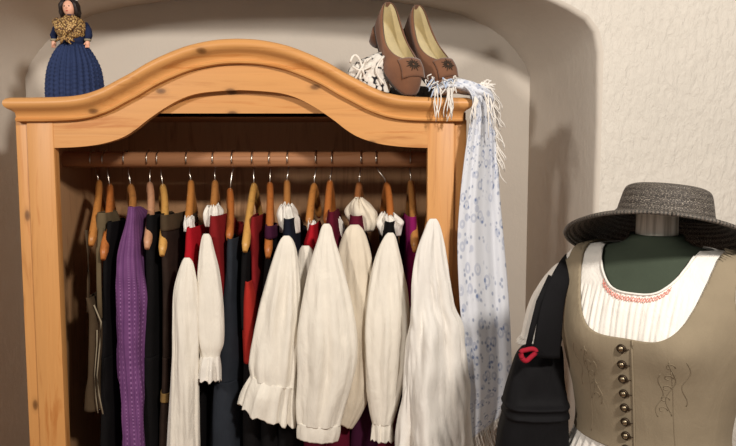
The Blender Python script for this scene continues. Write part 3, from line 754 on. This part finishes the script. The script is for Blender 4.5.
# ------------------------------------------------------------------ shoes on the wardrobe top
def shoe(toe, heel, nrm, label, width=1.0, name='pump_shoe'):
    """toe, heel: world points of the sole line; nrm: rough direction the opening faces"""
    toe, heel = Vector(toe), Vector(heel)
    d = (toe-heel); Ln = d.length; d.normalize()
    u = Vector(nrm) - d*Vector(nrm).dot(d); u.normalize()
    sd_ = d.cross(u)
    g = thing(name, toe, label, 'shoe', 'pair of brown suede pumps')
    def X(l, s_, h): return heel + d*(l*Ln) + sd_*s_*width + u*h
    N = 64
    def sole(a):            # a=0 toe, pi heel
        l = .5 + .5*cos(a)
        w = .040*(sin(a) if sin(a) > 0 else -sin(a))**.72
        k = (.66 + .34*exp(-((l-.72)/.20)**2) if l < .72 else 1.0)
        return l, math.copysign(w*k, sin(a))
    def hsole(l): return .0 if l > .62 else .026*((.62-l)/.62)**1.4
    def opening(a):
        l = .375 + .375*cos(a)
        w = .0285*abs(sin(a))**.66*(.80 + .2*exp(-((l-.55)/.25)**2))
        ht = .052 + .012*exp(-((l-.74)/.10)**2) + .016*exp(-(l/.16)**2) - .008*exp(-((l-.4)/.18)**2)
        return l - .01, math.copysign(w, sin(a)), ht
    R = []
    for i in range(13):
        v = i/12; ring = []
        for j in range(N):
            a = 2*pi*j/N
            l0, s0 = sole(a); l1, s1, h1 = opening(a)
            bl = sin(v*pi*.5)
            l = l0 + (l1-l0)*(v**1.5); s_ = s0 + (s1-s0)*v + math.copysign(.006*sin(pi*v), s0)*(abs(sin(a))**.5)
            h0 = hsole(l0)
            ring.append(X(l, s_, h0 + (h1)*(.35*v+.65*bl) if False else h0 + h1*bl))
        R.append(ring)
    mb = MB(); mb.rings(R); mb.build('upper', 'suede', g, solid=.0015)
    # pale lining just inside
    RL = []
    for i in range(9):
        v = i/8; ring = []
        for j in range(N):
            a = 2*pi*j/N
            l0, s0 = sole(a); l1, s1, h1 = opening(a)
            l0 = .03 + l0*.80; s0 *= .86
            ring.append(X(l0 + (l1-l0)*v, (s0 + (s1-s0)*v) - math.copysign(.0018*v, s1), hsole(l0) + .004 + (h1-.0045)*v))
        RL.append(ring)
    mb = MB(); mb.rings(RL)
    for j in range(0, N//2): mb.f.append((j, j+1, N-1-j, (N-j) % N) if 0 < j < N//2-1 else ((0, 1, N-1) if j == 0 else (j, j+1, N-1-j)))
    mb.build('insole', 'lining', g)
    mb = MB()
    R2 = [[X(sole(2*pi*j/N)[0], sole(2*pi*j/N)[1]*1.03, hsole(sole(2*pi*j/N)[0])+q) for j in range(N)] for q in (.002, -.005)]
    mb.rings(R2, True)
    for o_ in (0, N):
        for j in range(0, N//2): mb.f.append(tuple(o_+q for q in ((j, j+1, N-1-j, (N-j) % N) if 0 < j < N//2-1 else ((0, 1, N-1) if j == 0 else (j, j+1, N-1-j)))))
    mb.build('sole', 'sole', g)
    mb = MB(); R3 = []
    for q, k in ((.014,.95),(-.004,.85),(-.030,.72)):
        R3.append([X(.005+.115+.115*cos(2*pi*j/20)*k, .024*sin(2*pi*j/20)*k, q) for j in range(20)])
    mb.rings(R3, True, True, True); mb.build('heel', 'suede', g)
    # tongue flap with stitched starburst
    mb = MB(); R4 = []
    for i in range(9):
        l = .70 + .20*i/8
        R4.append([X(l, s_, .0665 - .06*max(0, (l-.76))**1.0 - .10*max(0,l-.82) - 11*s_*s_) for s_ in [(-.0275+.055*j/10) for j in range(11)]])
    mb.rings(R4, closed=False); mb.build('tongue_flap', 'suede', g, solid=.004)
    mb = MB()
    for q in range(14):
        an = 2*pi*q/14; pts = []
        for r in (.003, .010, .018 if q % 2 else .014):
            l = .795 + r*cos(an)/Ln; s_ = r*sin(an)
            pts.append(X(l, s_, .0695 - .06*max(0, (l-.76)) - .10*max(0,l-.82) - 11*s_*s_))
        mb.tube(pts, [.001,.0022,.0008], 6)
    mb.build('stitched_star', 'darkthread', g)
    return g
shoe(P(411,96,1.945), P(376,28,2.075), (.46,-.82,.36), 'left brown suede pump leaning heel up on the right of the wardrobe top', 1.3)
shoe(P(447,95,2.02), P(405,30,2.14), (.46,-.82,.36), 'right brown suede pump, partly behind the other and beside the shawl fringe', 1.25)
# dark felt bundle that props the shoes
mb = MB(); R = []
x0, x1 = PX(345,85,2.02), PX(462,85,2.1)
for i in range(15):
    f = i/14
    ring = []
    ht = .085*(sin(pi*min(1,max(0,f)))**.35) if 0 < f < 1 else .01
    ht *= (.42 + .58*min(1, f*2.2))
    for j in range(20):
        a = pi*j/19
        prf = [(2.33, 0), (2.32,.5), (2.29,.86), (2.24,1.0), (2.18,.93), (2.12,.6), (2.06,.3), (2.02,.1), (2.00,0)]
        t_ = j/19*8; k = min(int(t_), 7); e = t_-k
        y = prf[k][0]+(prf[k+1][0]-prf[k][0])*e; h_ = prf[k][1]+(prf[k+1][1]-prf[k][1])*e
        ring.append((x0+(x1-x0)*f, y, ztop + .001 + h_*ht*(1+.05*mnoise.noise(Vector((f*5,y*30,0))))))
    R.append(ring)
mb.rings(R, True, True, True)
tag(mb.build('folded_felt', 'slatefelt'), 'dark grey folded felt lying under the two brown pumps', 'cloth')
# black and white lace bonnet
bo = P(362, 88, 1.985)
bn = thing('lace_bonnet', (bo.x, 1.985, ztop), 'crumpled white and black lace bonnet lying left of the brown pumps', 'bonnet')
mb = MB(); R = []
o_b = [(52,378,384),(56,368,386),(62,355,387),(70,349,388),(78,350,389),(88,356,390),(100,352,392)]
ctr = [((P(a,y,1.975).x+P(b,y,1.975).x)/2, PZ(y,1.975), (b-a)/2*1.975/F) for y, a, b in o_b]
zl_ = ctr[-1][1]
for i, (x, z, r) in enumerate(catmull(ctr, 22)):
    z = max(z, ztop+.002)
    R.append([(x + r*sin(2*pi*j/48)*(1+.10*mnoise.noise(Vector((sin(2*pi*j/48)*3, cos(2*pi*j/48)*3, z*40)))), 1.985 - min(r,.040)*.8*cos(2*pi*j/48)*(1+.2*mnoise.noise(Vector((sin(2*pi*j/48)*3+5, cos(2*pi*j/48)*3, z*40)))), z) for j in range(48)])
mb.rings(R, True, True, True); mb.build('bonnet_body', 'bonnet', bn)
mb = MB()
for q in ([(350,63),(354,55),(360,60),(364,75)], [(366,60),(362,68),(360,80)], [(372,57),(364,64),(357,76),(352,82)], [(384,56),(376,70),(384,84)], [(352,66),(360,70),(372,66)]):
    mb.tube([P(a,b,1.945) + Vector((0,-.004*sin(i*1.7),0)) for i, (a, b) in enumerate(catmull(q, 10))], [(.0030,.0014)]*10, 8, Vector((0,-1,0)))
mb.build('ribbon', 'lace', bn)

# ------------------------------------------------------------------ floral shawl over the right corner
sx = P(480, 98, 1.84)
sh = thing('fringed_shawl', (sx.x, 1.84, sx.z), 'pale blue floral shawl with knotted fringe draped over the right corner of the wardrobe', 'shawl')
edges = [(84,462,490),(92,470,491.5),(104,473,492),(130,469,495),(160,464.5,497.5),(200,460,500),(245,457.5,504),(300,459.5,508.5),(350,464,511),(390,467,511),(418,468.5,508),(440,469.5,503)]
R = []
rows = catmull(edges, 90)
NC = 40
for i, (y, a, b) in enumerate(rows):
    f = i/89; ring = []
    for j in range(NC):
        u = j/(NC-1)
        yy = y + (0 if f < .8 else -(f-.8)/.2*26*u)       # slanting lower edge
        Y = 1.802 + .085*u + .010*sin(u*9.5 + f*2.2)*min(1, .4+f*2) + .004*sin(u*23+f*5)
        p = P(a+(b-a)*u, yy, Y)
        if f < .04: p.y += (.04-f)*1.0
        ring.append(p)
    R.append(ring)
mb = MB(); b0 = len(mb.v); mb.rings(R, closed=False)
# uv in metres so the print keeps its scale
for k, q in list(mb.uv.items()):
    mb.uv[k] = [(u_*.16, v_*.98) for u_, v_ in q]
mb.build('cloth', 'floral', sh, solid=.003)
bottom = R[-1]; rightedge = [r[-1] for r in R]
# rear layer hanging behind
R = []
for i, (y, a, b) in enumerate(catmull([(92,470,489),(130,472,494),(200,466,499),(300,466,507),(380,470,510),(412,472,512)], 40)):
    R.append([P(a+(b-a)*j/15, y + (i/39)**4*10*(1-j/15), 1.86+.05*j/15+.008*sin(j*.9+i*.1)) for j in range(16)])
mb = MB(); mb.rings(R, closed=False)
for k, q in list(mb.uv.items()): mb.uv[k] = [(u_*.15+.4, v_*.95) for u_, v_ in q]
mb.build('cloth_fold', 'floral', sh, solid=.003)
def strand(mb, p, ln, drift=(0,0,0), r=.0016, wob=.006):
    pts = [Vector(p)]; dv = Vector(drift)
    ph = random.random()*6
    for k in range(1, 7):
        f = k/6
        pts.append(Vector(p) + Vector((wob*sin(ph+f*5)*f, wob*.6*cos(ph*1.7+f*4)*f, -ln*f)) + dv*f)
    mb.tube(pts, [r*1.1,r,r,r,r*.9,r*.8,r*.5], 5)
random.seed(3)
mb = MB()
for i in range(3, 52):
    q = rightedge[int(i*40/52)]
    if i % 1 == 0:
        if i % 4 != 1 and i < 44: strand(mb, q + Vector((-.001,-.004,0)), random.uniform(.03,.07), (random.uniform(.008,.034), random.uniform(-.02,.01), 0), .0017, .007)
mb.build('side_fringe', 'fringe', sh); mb = MB()
for q in ((484,92),(488,94),(490,98)):
    for k in range(2): strand(mb, P(q[0], q[1], 1.80), random.uniform(.06,.14), (random.uniform(-.01,.03), -.01, 0), .0018, .008)
mb.build('side_fringe', 'fringe', sh)
mb = MB()
for j in range(NC):
    p = bottom[j]
    strand(mb, p, random.uniform(.05,.08), (random.uniform(-.015,.015), 0, 0), .0014, .006)
    if j % 3 == 0:
        strand(mb, p, .07, (.02,0,0), .0014, .002); strand(mb, p, .07, (-.02,0,0), .0014, .002)
mb.build('lower_fringe', 'fringe', sh)
# gathered top lying on the cornice
mb = MB(); R = []
for i, (px_, py, ry, rz) in enumerate(catmull([(432,92,.012,.006),(442,86,.026,.014),(455,84,.03,.016),(468,86,.032,.017),(480,89,.03,.016),(489,92,.022,.012),(493,97,.012,.008)], 30)):
    c = P(px_, py+2, 1.85)
    R.append([c + Vector((0, -ry*cos(2*pi*j/28)*(1+.2*sin(5*2*pi*j/28+i*.25)), rz*sin(2*pi*j/28)*(1+.25*sin(4*2*pi*j/28+i*.3)))) for j in range(28)])
mb.rings(R, True, True, True)
for k in mb.uv: mb.uv[k] = [(u_*.2, v_*.2) for u_, v_ in mb.uv[k]]
mb.build('gathered_end', 'floral', sh)
mb = MB(); mb2 = MB()
for k in range(34):
    x = random.uniform(428, 458); y = random.uniform(78, 88)
    Y0 = 1.822
    a = P(x, y, 1.83); e = P(x+random.uniform(-9,7), y+random.uniform(-6,12), 1.815)
    m_ = (a+e)/2 + Vector((random.uniform(-.008,.008), -.004, random.uniform(0,.012)))
    (mb if k % 3 else mb2).tube([Vector(q) for q in catmull([tuple(a), tuple(m_), tuple(e)], 7)], .0016, 5)
for k in range(13):
    x = random.choice((436,438,440,447,449,451,453)) + random.uniform(-1.5,1.5)
    strand(mb, P(x, 88, 1.815), random.uniform(.05,.095), (random.uniform(-.012,.012), -.004, 0), .0017, .006)
for k in range(16):
    a = P(random.uniform(474,486), random.uniform(84,92), 1.84); e = P(random.uniform(484,497), random.uniform(80,98), 1.84)
    mb.tube([Vector(q) for q in catmull([tuple(a), tuple((a+e)/2+Vector((0,0,random.uniform(0,.012)))), tuple(e)], 7)], .002, 5)
for k in range(5): strand(mb, P(475+k*.8, 96+k, 1.80), random.uniform(.05,.08), (-.012,-.004,0), .0018, .006)
mb.build('top_fringe', 'fringe', sh); mb2.build('top_fringe', 'fringeb', sh)

# ------------------------------------------------------------------ dress form
MC = Vector((.568, 1.37, 0)); YAW = radians(41)
Rz = Matrix.Rotation(-YAW, 3, 'Z')
loc = lambda p: Rz @ Vector(p) + MC
TC = [(.78,.168,.115,.13),(.90,.175,.12,.135),(.98,.158,.108,.115),(1.06,.138,.100,.095),(1.13,.143,.110,.095),(1.20,.160,.124,.10),(1.265,.174,.134,.105),(1.32,.183,.124,.11),(1.360,.187,.104,.108),
      (1.390,.183,.084,.098),(1.409,.168,.070,.085),(1.421,.134,.060,.073),(1.430,.092,.055,.064),(1.438,.064,.052,.056),(1.445,.055,.050,.051),(1.456,.050,.048,.048)]
ZTOP = 1.456
def ring_at(z):
    for i in range(len(TC)-1):
        if TC[i][0] <= z <= TC[i+1][0] or i == len(TC)-2:
            f = (z-TC[i][0])/(TC[i+1][0]-TC[i][0])
            p0, p1, p2, p3 = TC[max(i-1,0)], TC[i], TC[i+1], TC[min(i+2,len(TC)-1)]
            return [.5*(2*b + (c-a)*f + (2*a-5*b+4*c-d)*f*f + (3*b-a-3*c+d)*f**3) for a,b,c,d in zip(p0[1:],p1[1:],p2[1:],p3[1:])]
def SP(th, z, off=0.0):
    """local point of the form: th=0 front, positive to the figure's left (+x local)"""
    a, f, b = ring_at(z)
    c = cos(th); d = f if c > 0 else b
    bust = .016*exp(-((abs(th)-.50)/.33)**2)*exp(-((z-1.262)/.05)**2) if c > 0 else 0
    p = Vector((a*sin(th)*(1+bust*2), -d*c - bust, z))
    if off:
        n = Vector((sin(th)/a, -c/d, 0)).normalized()
        # slope of the shoulders
        a2, f2, b2 = ring_at(min(z+.004, ZTOP)); a1, f1, b1 = ring_at(z-.004)
        sl = -((a2-a1)*abs(sin(th)) + ((f2-f1) if c > 0 else (b2-b1))*abs(c))/(.008 if z+.004 <= ZTOP else .004)
        n = Vector((n.x, n.y, sl)).normalized()
        p = p + n*off
    return p
fm = thing('dress_form', (MC.x, MC.y, 0), 'dark green dressmaker form on a stand in front of the cream wall', 'dress form')
mb = MB(); R = []
zs = [.78 + (ZTOP-.78)*i/70 for i in range(71)]
for z in zs: R.append([loc(SP(2*pi*j/72, z)) for j in range(72)])
mb.rings(R, True, True, True); mb.build('torso', 'form', fm)
mb = MB(); R = []
for z, r in ((1.441,.036),(1.443,.0395),(1.52,.0385),(1.532,.036),(1.536,.025)): R.append([loc((r*sin(2*pi*j/40), -r*cos(2*pi*j/40), z)) for j in range(40)])
mb.rings(R, True, True, True); mb.build('neck_cap', 'cap', fm, autosm=40)
mb = MB(); mb.tube([loc((0,0,.03)), loc((0,0,.80))], .016, 16); mb.build('pole', 'steel', fm, autosm=40)
mb = MB(); R = [[loc((r*cos(2*pi*j/40), r*sin(2*pi*j/40), z)) for j in range(40)] for r, z in ((.17,.0),(.17,.012),(.15,.022),(.03,.035),(.02,.06))]
mb.rings(R, True, True, True); mb.build('base', 'steel', fm, autosm=40)

def wrap(keep, off, z0, z1, nt=240, nz=150, ripple=None):
    """cloth on the form where keep(th,z) > 0; border vertices are slid onto keep=0"""
    g = {}; mbx = MB()
    dth = 2*pi/nt; dz = (z1-z0)/nz
    val = {}
    for i in range(nz+1):
        for j in range(nt): val[i, j] = keep(-pi+j*dth, z0+i*dz)
    faces = []
    for i in range(nz):
        for j in range(nt):
            q = [(i,j),(i,(j+1)%nt),(i+1,(j+1)%nt),(i+1,j)]
            if sum(val[a] > 0 for a in q) >= 3 or (sum(val[a] > 0 for a in q) >= 2 and sum(val[a] for a in q) > 0): faces.append(q)
    cnt = {}
    for q in faces:
        for k in range(4):
            e = tuple(sorted((q[k], q[(k+1)%4]))); cnt[e] = cnt.get(e, 0)+1
    border = set()
    for e, c in cnt.items():
        if c == 1: border.update(e)
    idx = {}
    for q in faces:
        for a in q:
            if a in idx: continue
            th, z = -pi+a[1]*dth, z0+a[0]*dz
            if a in border and 0 < a[0] < nz:
                for _ in range(4):
                    v = keep(th, z); gx = (keep(th+1e-3, z)-v)/1e-3; gz = (keep(th, z+1e-4)-v)/1e-4
                    # metric: th counts ~0.15 m per rad
                    den = (gx/.15)**2 + gz**2
                    if den < 1e-9: break
                    st = max(-.012, min(.012, v/sqrt(den)))
                    th -= st*(gx/.15)/sqrt(den)/.15; z -= st*gz/sqrt(den)
                z = min(max(z, z0), z1)
            o = off + (ripple(th, z) if ripple else 0)
            idx[a] = len(mbx.v); mbx.v.append(tuple(loc(SP(th, z, o))))
    for q in faces: mbx.f.append(tuple(idx[a] for a in q))
    return mbx
def neck_edge(th, z, z0f, hf, w, p, z0b):
    a, f, b = ring_at(z); x = abs(a*sin(th))
    k = .5+.5*max(-1, min(1, cos(th)*6))
    z0_ = z0b + (z0f-z0b)*k; h_ = (1.45-z0b)*.9*(1-k) + hf*k
    return (z0_ + h_*(x/w)**p) - z       # >0 below the neckline
def arm(th, z, zc, rz, ry):
    a, f, b = ring_at(z); y = -cos(th)*(f if cos(th) > 0 else b); x = a*abs(sin(th))
    e = sqrt(((y-.004)/ry)**2 + ((z-zc)/rz)**2)
    return (e-1)*.05 if x > .10 else 1.0
vest_keep = lambda th, z: min(neck_edge(th, z, 1.274, .146, .125, 4.2, 1.37), arm(th, z, 1.336, .074, .066), 1.433-z, .152-ring_at(z)[0]*abs(sin(th)) if z > 1.392 else 1)
vs = thing('bodice_vest', loc((0,-.13,1.25)), 'taupe folk bodice with a row of metal buttons on the dress form', 'vest')
wrap(vest_keep, .0105, 1.046, 1.437, 260, 170).build('vest_body', 'taupe', vs, solid=.004)
mb = MB(); pl = []
for i in range(30):
    z = 1.048 + (1.274-1.048)*i/29; pl.append(loc(SP(.075, z, .0135)))
mb.tube(pl, [(.0022,.0016)]*30, 8); mb.build('placket_edge', 'taupe', vs)
for i in range(9):
    z = 1.257 - .0290*i
    if z < 1.05: break
    p = SP(-.03, z, .015); q = SP(-.03, z, .03); n = (loc(q)-loc(p)).normalized(); c = loc(p)
    s1 = n.cross(Vector((0,0,1))).normalized(); s2 = s1.cross(n)
    def disc(rs): return [[c + n*h_ + (s1*cos(2*pi*j/20) + s2*sin(2*pi*j/20))*r for j in range(20)] for r, h_ in rs]
    mb = MB(); mb.rings(disc([(.0075,-.003),(.0085,.0),(.0085,.002),(.0065,.0035),(.006,.002)]), True, True, True)
    bt = mb.build('button', 'brassd', vs)
    mb = MB(); mb.rings(disc([(.0058,.001),(.0052,.0040),(.0030,.0056),(.0008,.0062)]), True, True, True); cc = mb.build('button_centre', 'brass', None)
    cc.parent = bt
    mb = MB(); mb.tube([c + s1*-.006, c + s1*-.014 + n*-.001], .001, 5); lp = mb.build('button_loop', 'brassd', None); lp.parent = bt
# tone-on-tone embroidery, a stem or curl at a time
for s in (-1, 1):
    for x0_, z0_, sc in ((.078,1.250,1),(.060,1.223,.8),(.098,1.250,.8)):
        mb = MB(); pts = []
        for i in range(26):
            f = i/25
            x = s*(x0_ - .013*f*sc + .006*sin(f*9+x0_*60)*sc); z = z0_ - .11*sc*f
            a = ring_at(z)[0]; pts.append(loc(SP(math.asin(max(-1,min(1,x/a))), z, .0126)))
        mb.tube(pts, .0008, 5); mb.build('embroidered_stem', 'taupe_t', vs)
    for i in range(5):
        z = 1.238 - .022*i; x = s*(.073-.004*i); pts = []; mb = MB()
        for k in range(9):
            an = k/8*5; xx = x + s*.008*cos(an)*(1-k/12); zz = z + .008*sin(an)*(1-k/12)
            pts.append(loc(SP(math.asin(xx/ring_at(zz)[0]), zz, .0126)))
        mb.tube(pts, .0007, 5); mb.build('embroidered_curl', 'taupe_t', vs)
for s in (-1, 1):
    mb = MB(); pts = [loc(SP(s*(.46+.12*(1-i/24)), 1.065+.22*i/24*.75, .0122)) for i in range(25)]
    mb.tube(pts, .0010, 5); mb.build('seam', 'taupe_t', vs)

# blouse
bl = thing('blouse', loc((0,-.10,1.36)), 'white gathered blouse with coral stitching under the taupe bodice', 'blouse')
bk_keep = lambda th, z: min(neck_edge(th, z, 1.352, .072, .088, 3.2, 1.405), arm(th, z, 1.330, .055, .05), 1.427-z, .168-ring_at(z)[0]*abs(sin(th)) if z > 1.397 else 1)
def gath(th, z):
    if cos(th) < -.2: return 0
    k = max(0, min(1, (1.353-z)/.03)); 
    return .0015*k*(sin(th*46)+.5*sin(th*77+1))*.7 + .0012*max(0,min(1,(1.36-z)/.01))*sin(th*110)
wrap(bk_keep, .0055, 1.17, 1.432, 420, 130, gath).build('blouse_body', 'white2', bl, solid=.002)
def neck_line(off_d, amp=0, ph=0, n=150, lim=.074):
    pts = []
    for i in range(n):
        x = -lim + 2*lim*i/(n-1)
        z = 1.352 + .072*(abs(x)/.088)**3.2 - off_d + amp*(2*abs((i*.5/6+ph) % 1 - .5)*2-1)
        a = ring_at(z)[0]
        pts.append(loc(SP(math.asin(x/a), z, .0085)))
    return pts
mb = MB(); mb.tube(neck_line(.0022, lim=.086), .0022, 8); mb.build('neck_binding', 'white2', bl)
mb = MB()
for ph in (0, .5): mb.tube(neck_line(.0115, .0042, ph, lim=.062), .0006, 5)
mb.build('smocking_stitch', 'pinkthread', bl)
for s in (-1, 1):
    path = catmull([(s*.128,.004,1.362,.022,.036),(s*.156,.004,1.365,.034,.046),(s*.174,.004,1.352,.040,.052),(s*.198,.004,1.320,.040,.055),(s*.214,.004,1.280,.038,.054),(s*.224,.003,1.240,.034,.048),(s*.230,.002,1.215,.028,.042),(s*.234,.002,1.195,.031,.047)], 34)
    R = []
    for i, (x, y, z, ra, rb) in enumerate(path):
        if s < 0: x -= .030*(i/33)**1.3
        tl = min(1, i/14); n = Vector((s*(.8-.75*tl), 0, -.6-.4*tl)).normalized()
        e1 = Vector((0,1,0)); e2 = n.cross(e1)
        R.append([loc(Vector((x,y,z)) + (e1*rb*cos(2*pi*j/72) + e2*ra*sin(2*pi*j/72))*(1+.045*min(1,i/8)*sin(14*2*pi*j/72+.12*i) + (.05*sin(22*2*pi*j/72) if i > 30 else 0))) for j in range(72)])
    mb = MB(); mb.rings(R[:31]); mb.build('puff_sleeve', 'white2', bl, solid=.002)
    mb = MB(); mb.rings(R[30:]); mb.build('lace_edge', 'lace', bl, solid=.002)
# pleated white skirt below the bodice
mb = MB(); R = []
for i in range(40):
    f = i/39; z = 1.075 - .50*f
    a, ff, b = ring_at(max(z, .80)); ring = []
    for j in range(240):
        th = 2*pi*j/240; e = .003 + .10*f**1.1; c = cos(th)
        pl_ = (.0010 + .012*f)*sin(44*th)
        q = Vector(((a+e+pl_)*sin(th), -((ff if c > 0 else b)+e+pl_)*c, z)); ring.append(loc(q))
    R.append(ring)
mb.rings(R)
tag(mb.build('pleated_skirt', 'white2', solid=.002), 'white finely pleated skirt showing below the hem of the taupe bodice', 'skirt')

# ------------------------------------------------------------------ straw hat
HC = P(665, 215, 1.375)
hat = thing('straw_hat', HC, 'dark woven straw hat with drooping brim tilted back on the dress form', 'hat')
tilt = Matrix.Rotation(radians(-7), 3, 'X'); roll = Matrix.Rotation(radians(5), 3, 'Y')
HR = Matrix.Rotation(radians(-20), 3, 'Z') @ roll @ tilt
hp = lambda p: HC + HR @ Vector(p)
def hat_rings(prof_, n=96):
    R = []
    for r, z, wv in prof_:
        R.append([hp((r*1.0*sin(2*pi*j/n), -r*.97*cos(2*pi*j/n), z + -wv*(.05*sin(2*pi*j/n)**2 + .84*(1-cos(2*pi*j/n))))) for j in range(n)])
    return R
crown = [(.004,.057,0),(.03,.0575,0),(.055,.056,0),(.068,.053,0),(.076,.048,0),(.080,.040,0),(.083,.028,0),(.086,.014,0),(.0885,.003,0),(.092,-.001,.0)]
mb = MB(); mb.rings(hat_rings(catmull(crown, 44)), True, True, False)
for k in mb.uv: mb.uv[k] = [(u_, v_*.40) for u_, v_ in mb.uv[k]]
mb.build('crown', 'straw', hat, solid=.004)
brim = [(.091,-.001,.001),(.10,-.002,.006),(.118,-.002,.016),(.138,-.002,.028),(.158,-.003,.040),(.176,-.005,.052),(.184,-.007,.058)]
mb = MB(); mb.rings(hat_rings(catmull(brim, 34), 120), True, False, False)
for k in mb.uv: mb.uv[k] = [(u_*1.6, .4+v_*.5) for u_, v_ in mb.uv[k]]
mb.build('brim', 'straw', hat, solid=.005)
R = hat_rings([brim[-1]], 120)[0]
mb = MB(); mb.tube(R + [R[0]], .0035, 8); mb.build('brim_edge', 'straw', hat)

# ------------------------------------------------------------------ black shoulder bag
bg = thing('shoulder_bag', P(535, 446, 1.43), 'black shoulder bag with red cord hanging from the dress form shoulder', 'bag')
YG = 1.43
bodyo = [(346,522,562),(352,517,563),(362,513,563.5),(378,508,564),(392,504,566),(398,503,567),(402,502.5,567.5),(406,503,567),(410,502,567.5),(414,502.5,567),(418,501,567),(440,496,568),(500,490,570),(560,489,570),(575,492,568)]
ctr = [((PX(a,y,YG)+PX(b,y,YG))/2, PZ(y,YG), (b-a)/2*YG/F) for y, a, b in bodyo]
R = []
for i, (x, z, r) in enumerate(catmull(ctr, 90)):
    f = i/89; dp = .014 + .036*min(1, f*2.2)
    yy = 446+0
    rid = 0
    for zc_ in (PZ(402,YG), PZ(412,YG)): rid += .006*exp(-((z-zc_)/.005)**2)
    ring = []
    for j in range(64):
        a = 2*pi*j/64; c, s_ = cos(a), sin(a)
        c2 = math.copysign(abs(c)**.6, c); s2 = math.copysign(abs(s_)**.6, s_)
        wv = .004*mnoise.noise(Vector((s2*3, c2*2, z*16)))
        ring.append((x + s2*(r+rid*.3), YG - c2*(dp+rid+wv), z))
    R.append(ring)
mb = MB(); mb.rings(R, True, True, True); mb.build('bag_body', 'bag', bg)
mb = MB()
sp = catmull([tuple(P(546,358,1.375))+(.030,), tuple(P(549,330,1.375))+(.0275,), tuple(P(553.5,300,1.385))+(.024,), tuple(P(562,276,1.40))+(.019,), tuple(P(569,263,1.45))+(.018,), tuple(P(572,262.5,1.50))+(.018,), tuple(P(566,285,1.56))+(.018,), tuple(P(556,330,1.55))+(.019,), tuple(P(548,362,1.475))+(.019,)], 40)
mb.tube([p[:3] for p in sp], [(p[3], .0035) for p in sp], 12, Vector((0.15,-1,.35)))
mb.build('strap', 'bagstrap', bg)
mb = MB(); mb.tube([P(526,356,1.37), P(532,330,1.372), P(539,302,1.38), P(551,276,1.395)], [(.006,.002)]*4, 8, Vector((0,-1,0.2))); mb.build('thin_strap', 'bagstrap', bg)
mb = MB(); mb.ball(P(573,266.5,1.42), (.003,.002,.003), 10, 8); mb.build('rivet', 'wire', bg)
mb = MB(); lp = [(522,358),(521,352),(526,350),(533,349),(536,352),(531,357),(526,361),(522,358)]
mb.tube([Vector(q) for q in catmull([tuple(P(a,b,1.36)) for a,b in lp], 30)], .005, 8); mb.build('cord_loop', 'redcord', bg)

# ------------------------------------------------------------------ light and camera
def area(name, loc_, tgt, size, power, col):
    l = bpy.data.lights.new(name, 'AREA'); l.energy = power; l.color = col; l.shape = 'DISK'; l.size = size
    o = bpy.data.objects.new(name, l); COL.objects.link(o); o.location = loc_
    o.rotation_euler = (Vector(tgt)-Vector(loc_)).to_track_quat('-Z', 'Y').to_euler(); return o
area('ceiling_lamp_right', (.85, -.25, 2.62), (0, 2.1, 1.5), .20, 54, (1, .93, .85))
area('ceiling_lamp_left', (-1.6, -.2, 2.42), (.2, 2.1, 1.4), .25, 32, (1, .93, .85))
wd = bpy.data.worlds.new('room_ambience'); SC.world = wd; wd.use_nodes = True
wd.node_tree.nodes['Background'].inputs['Color'].default_value = (1, .94, .88, 1)
wd.node_tree.nodes['Background'].inputs['Strength'].default_value = .26
cam = bpy.data.cameras.new('camera'); co = bpy.data.objects.new('camera', cam); COL.objects.link(co)
cam.sensor_fit = 'HORIZONTAL'; cam.sensor_width = 36; cam.lens = F/W*36
co.location = (0, 0, ZC); co.rotation_euler = (radians(90)-PITCH, 0, 0)
SC.camera = co
vs_ = SC.view_settings
vs_.view_transform = 'Standard'; vs_.look = 'None'; vs_.gamma = 1; vs_.exposure = 0; vs_.use_curve_mapping = False
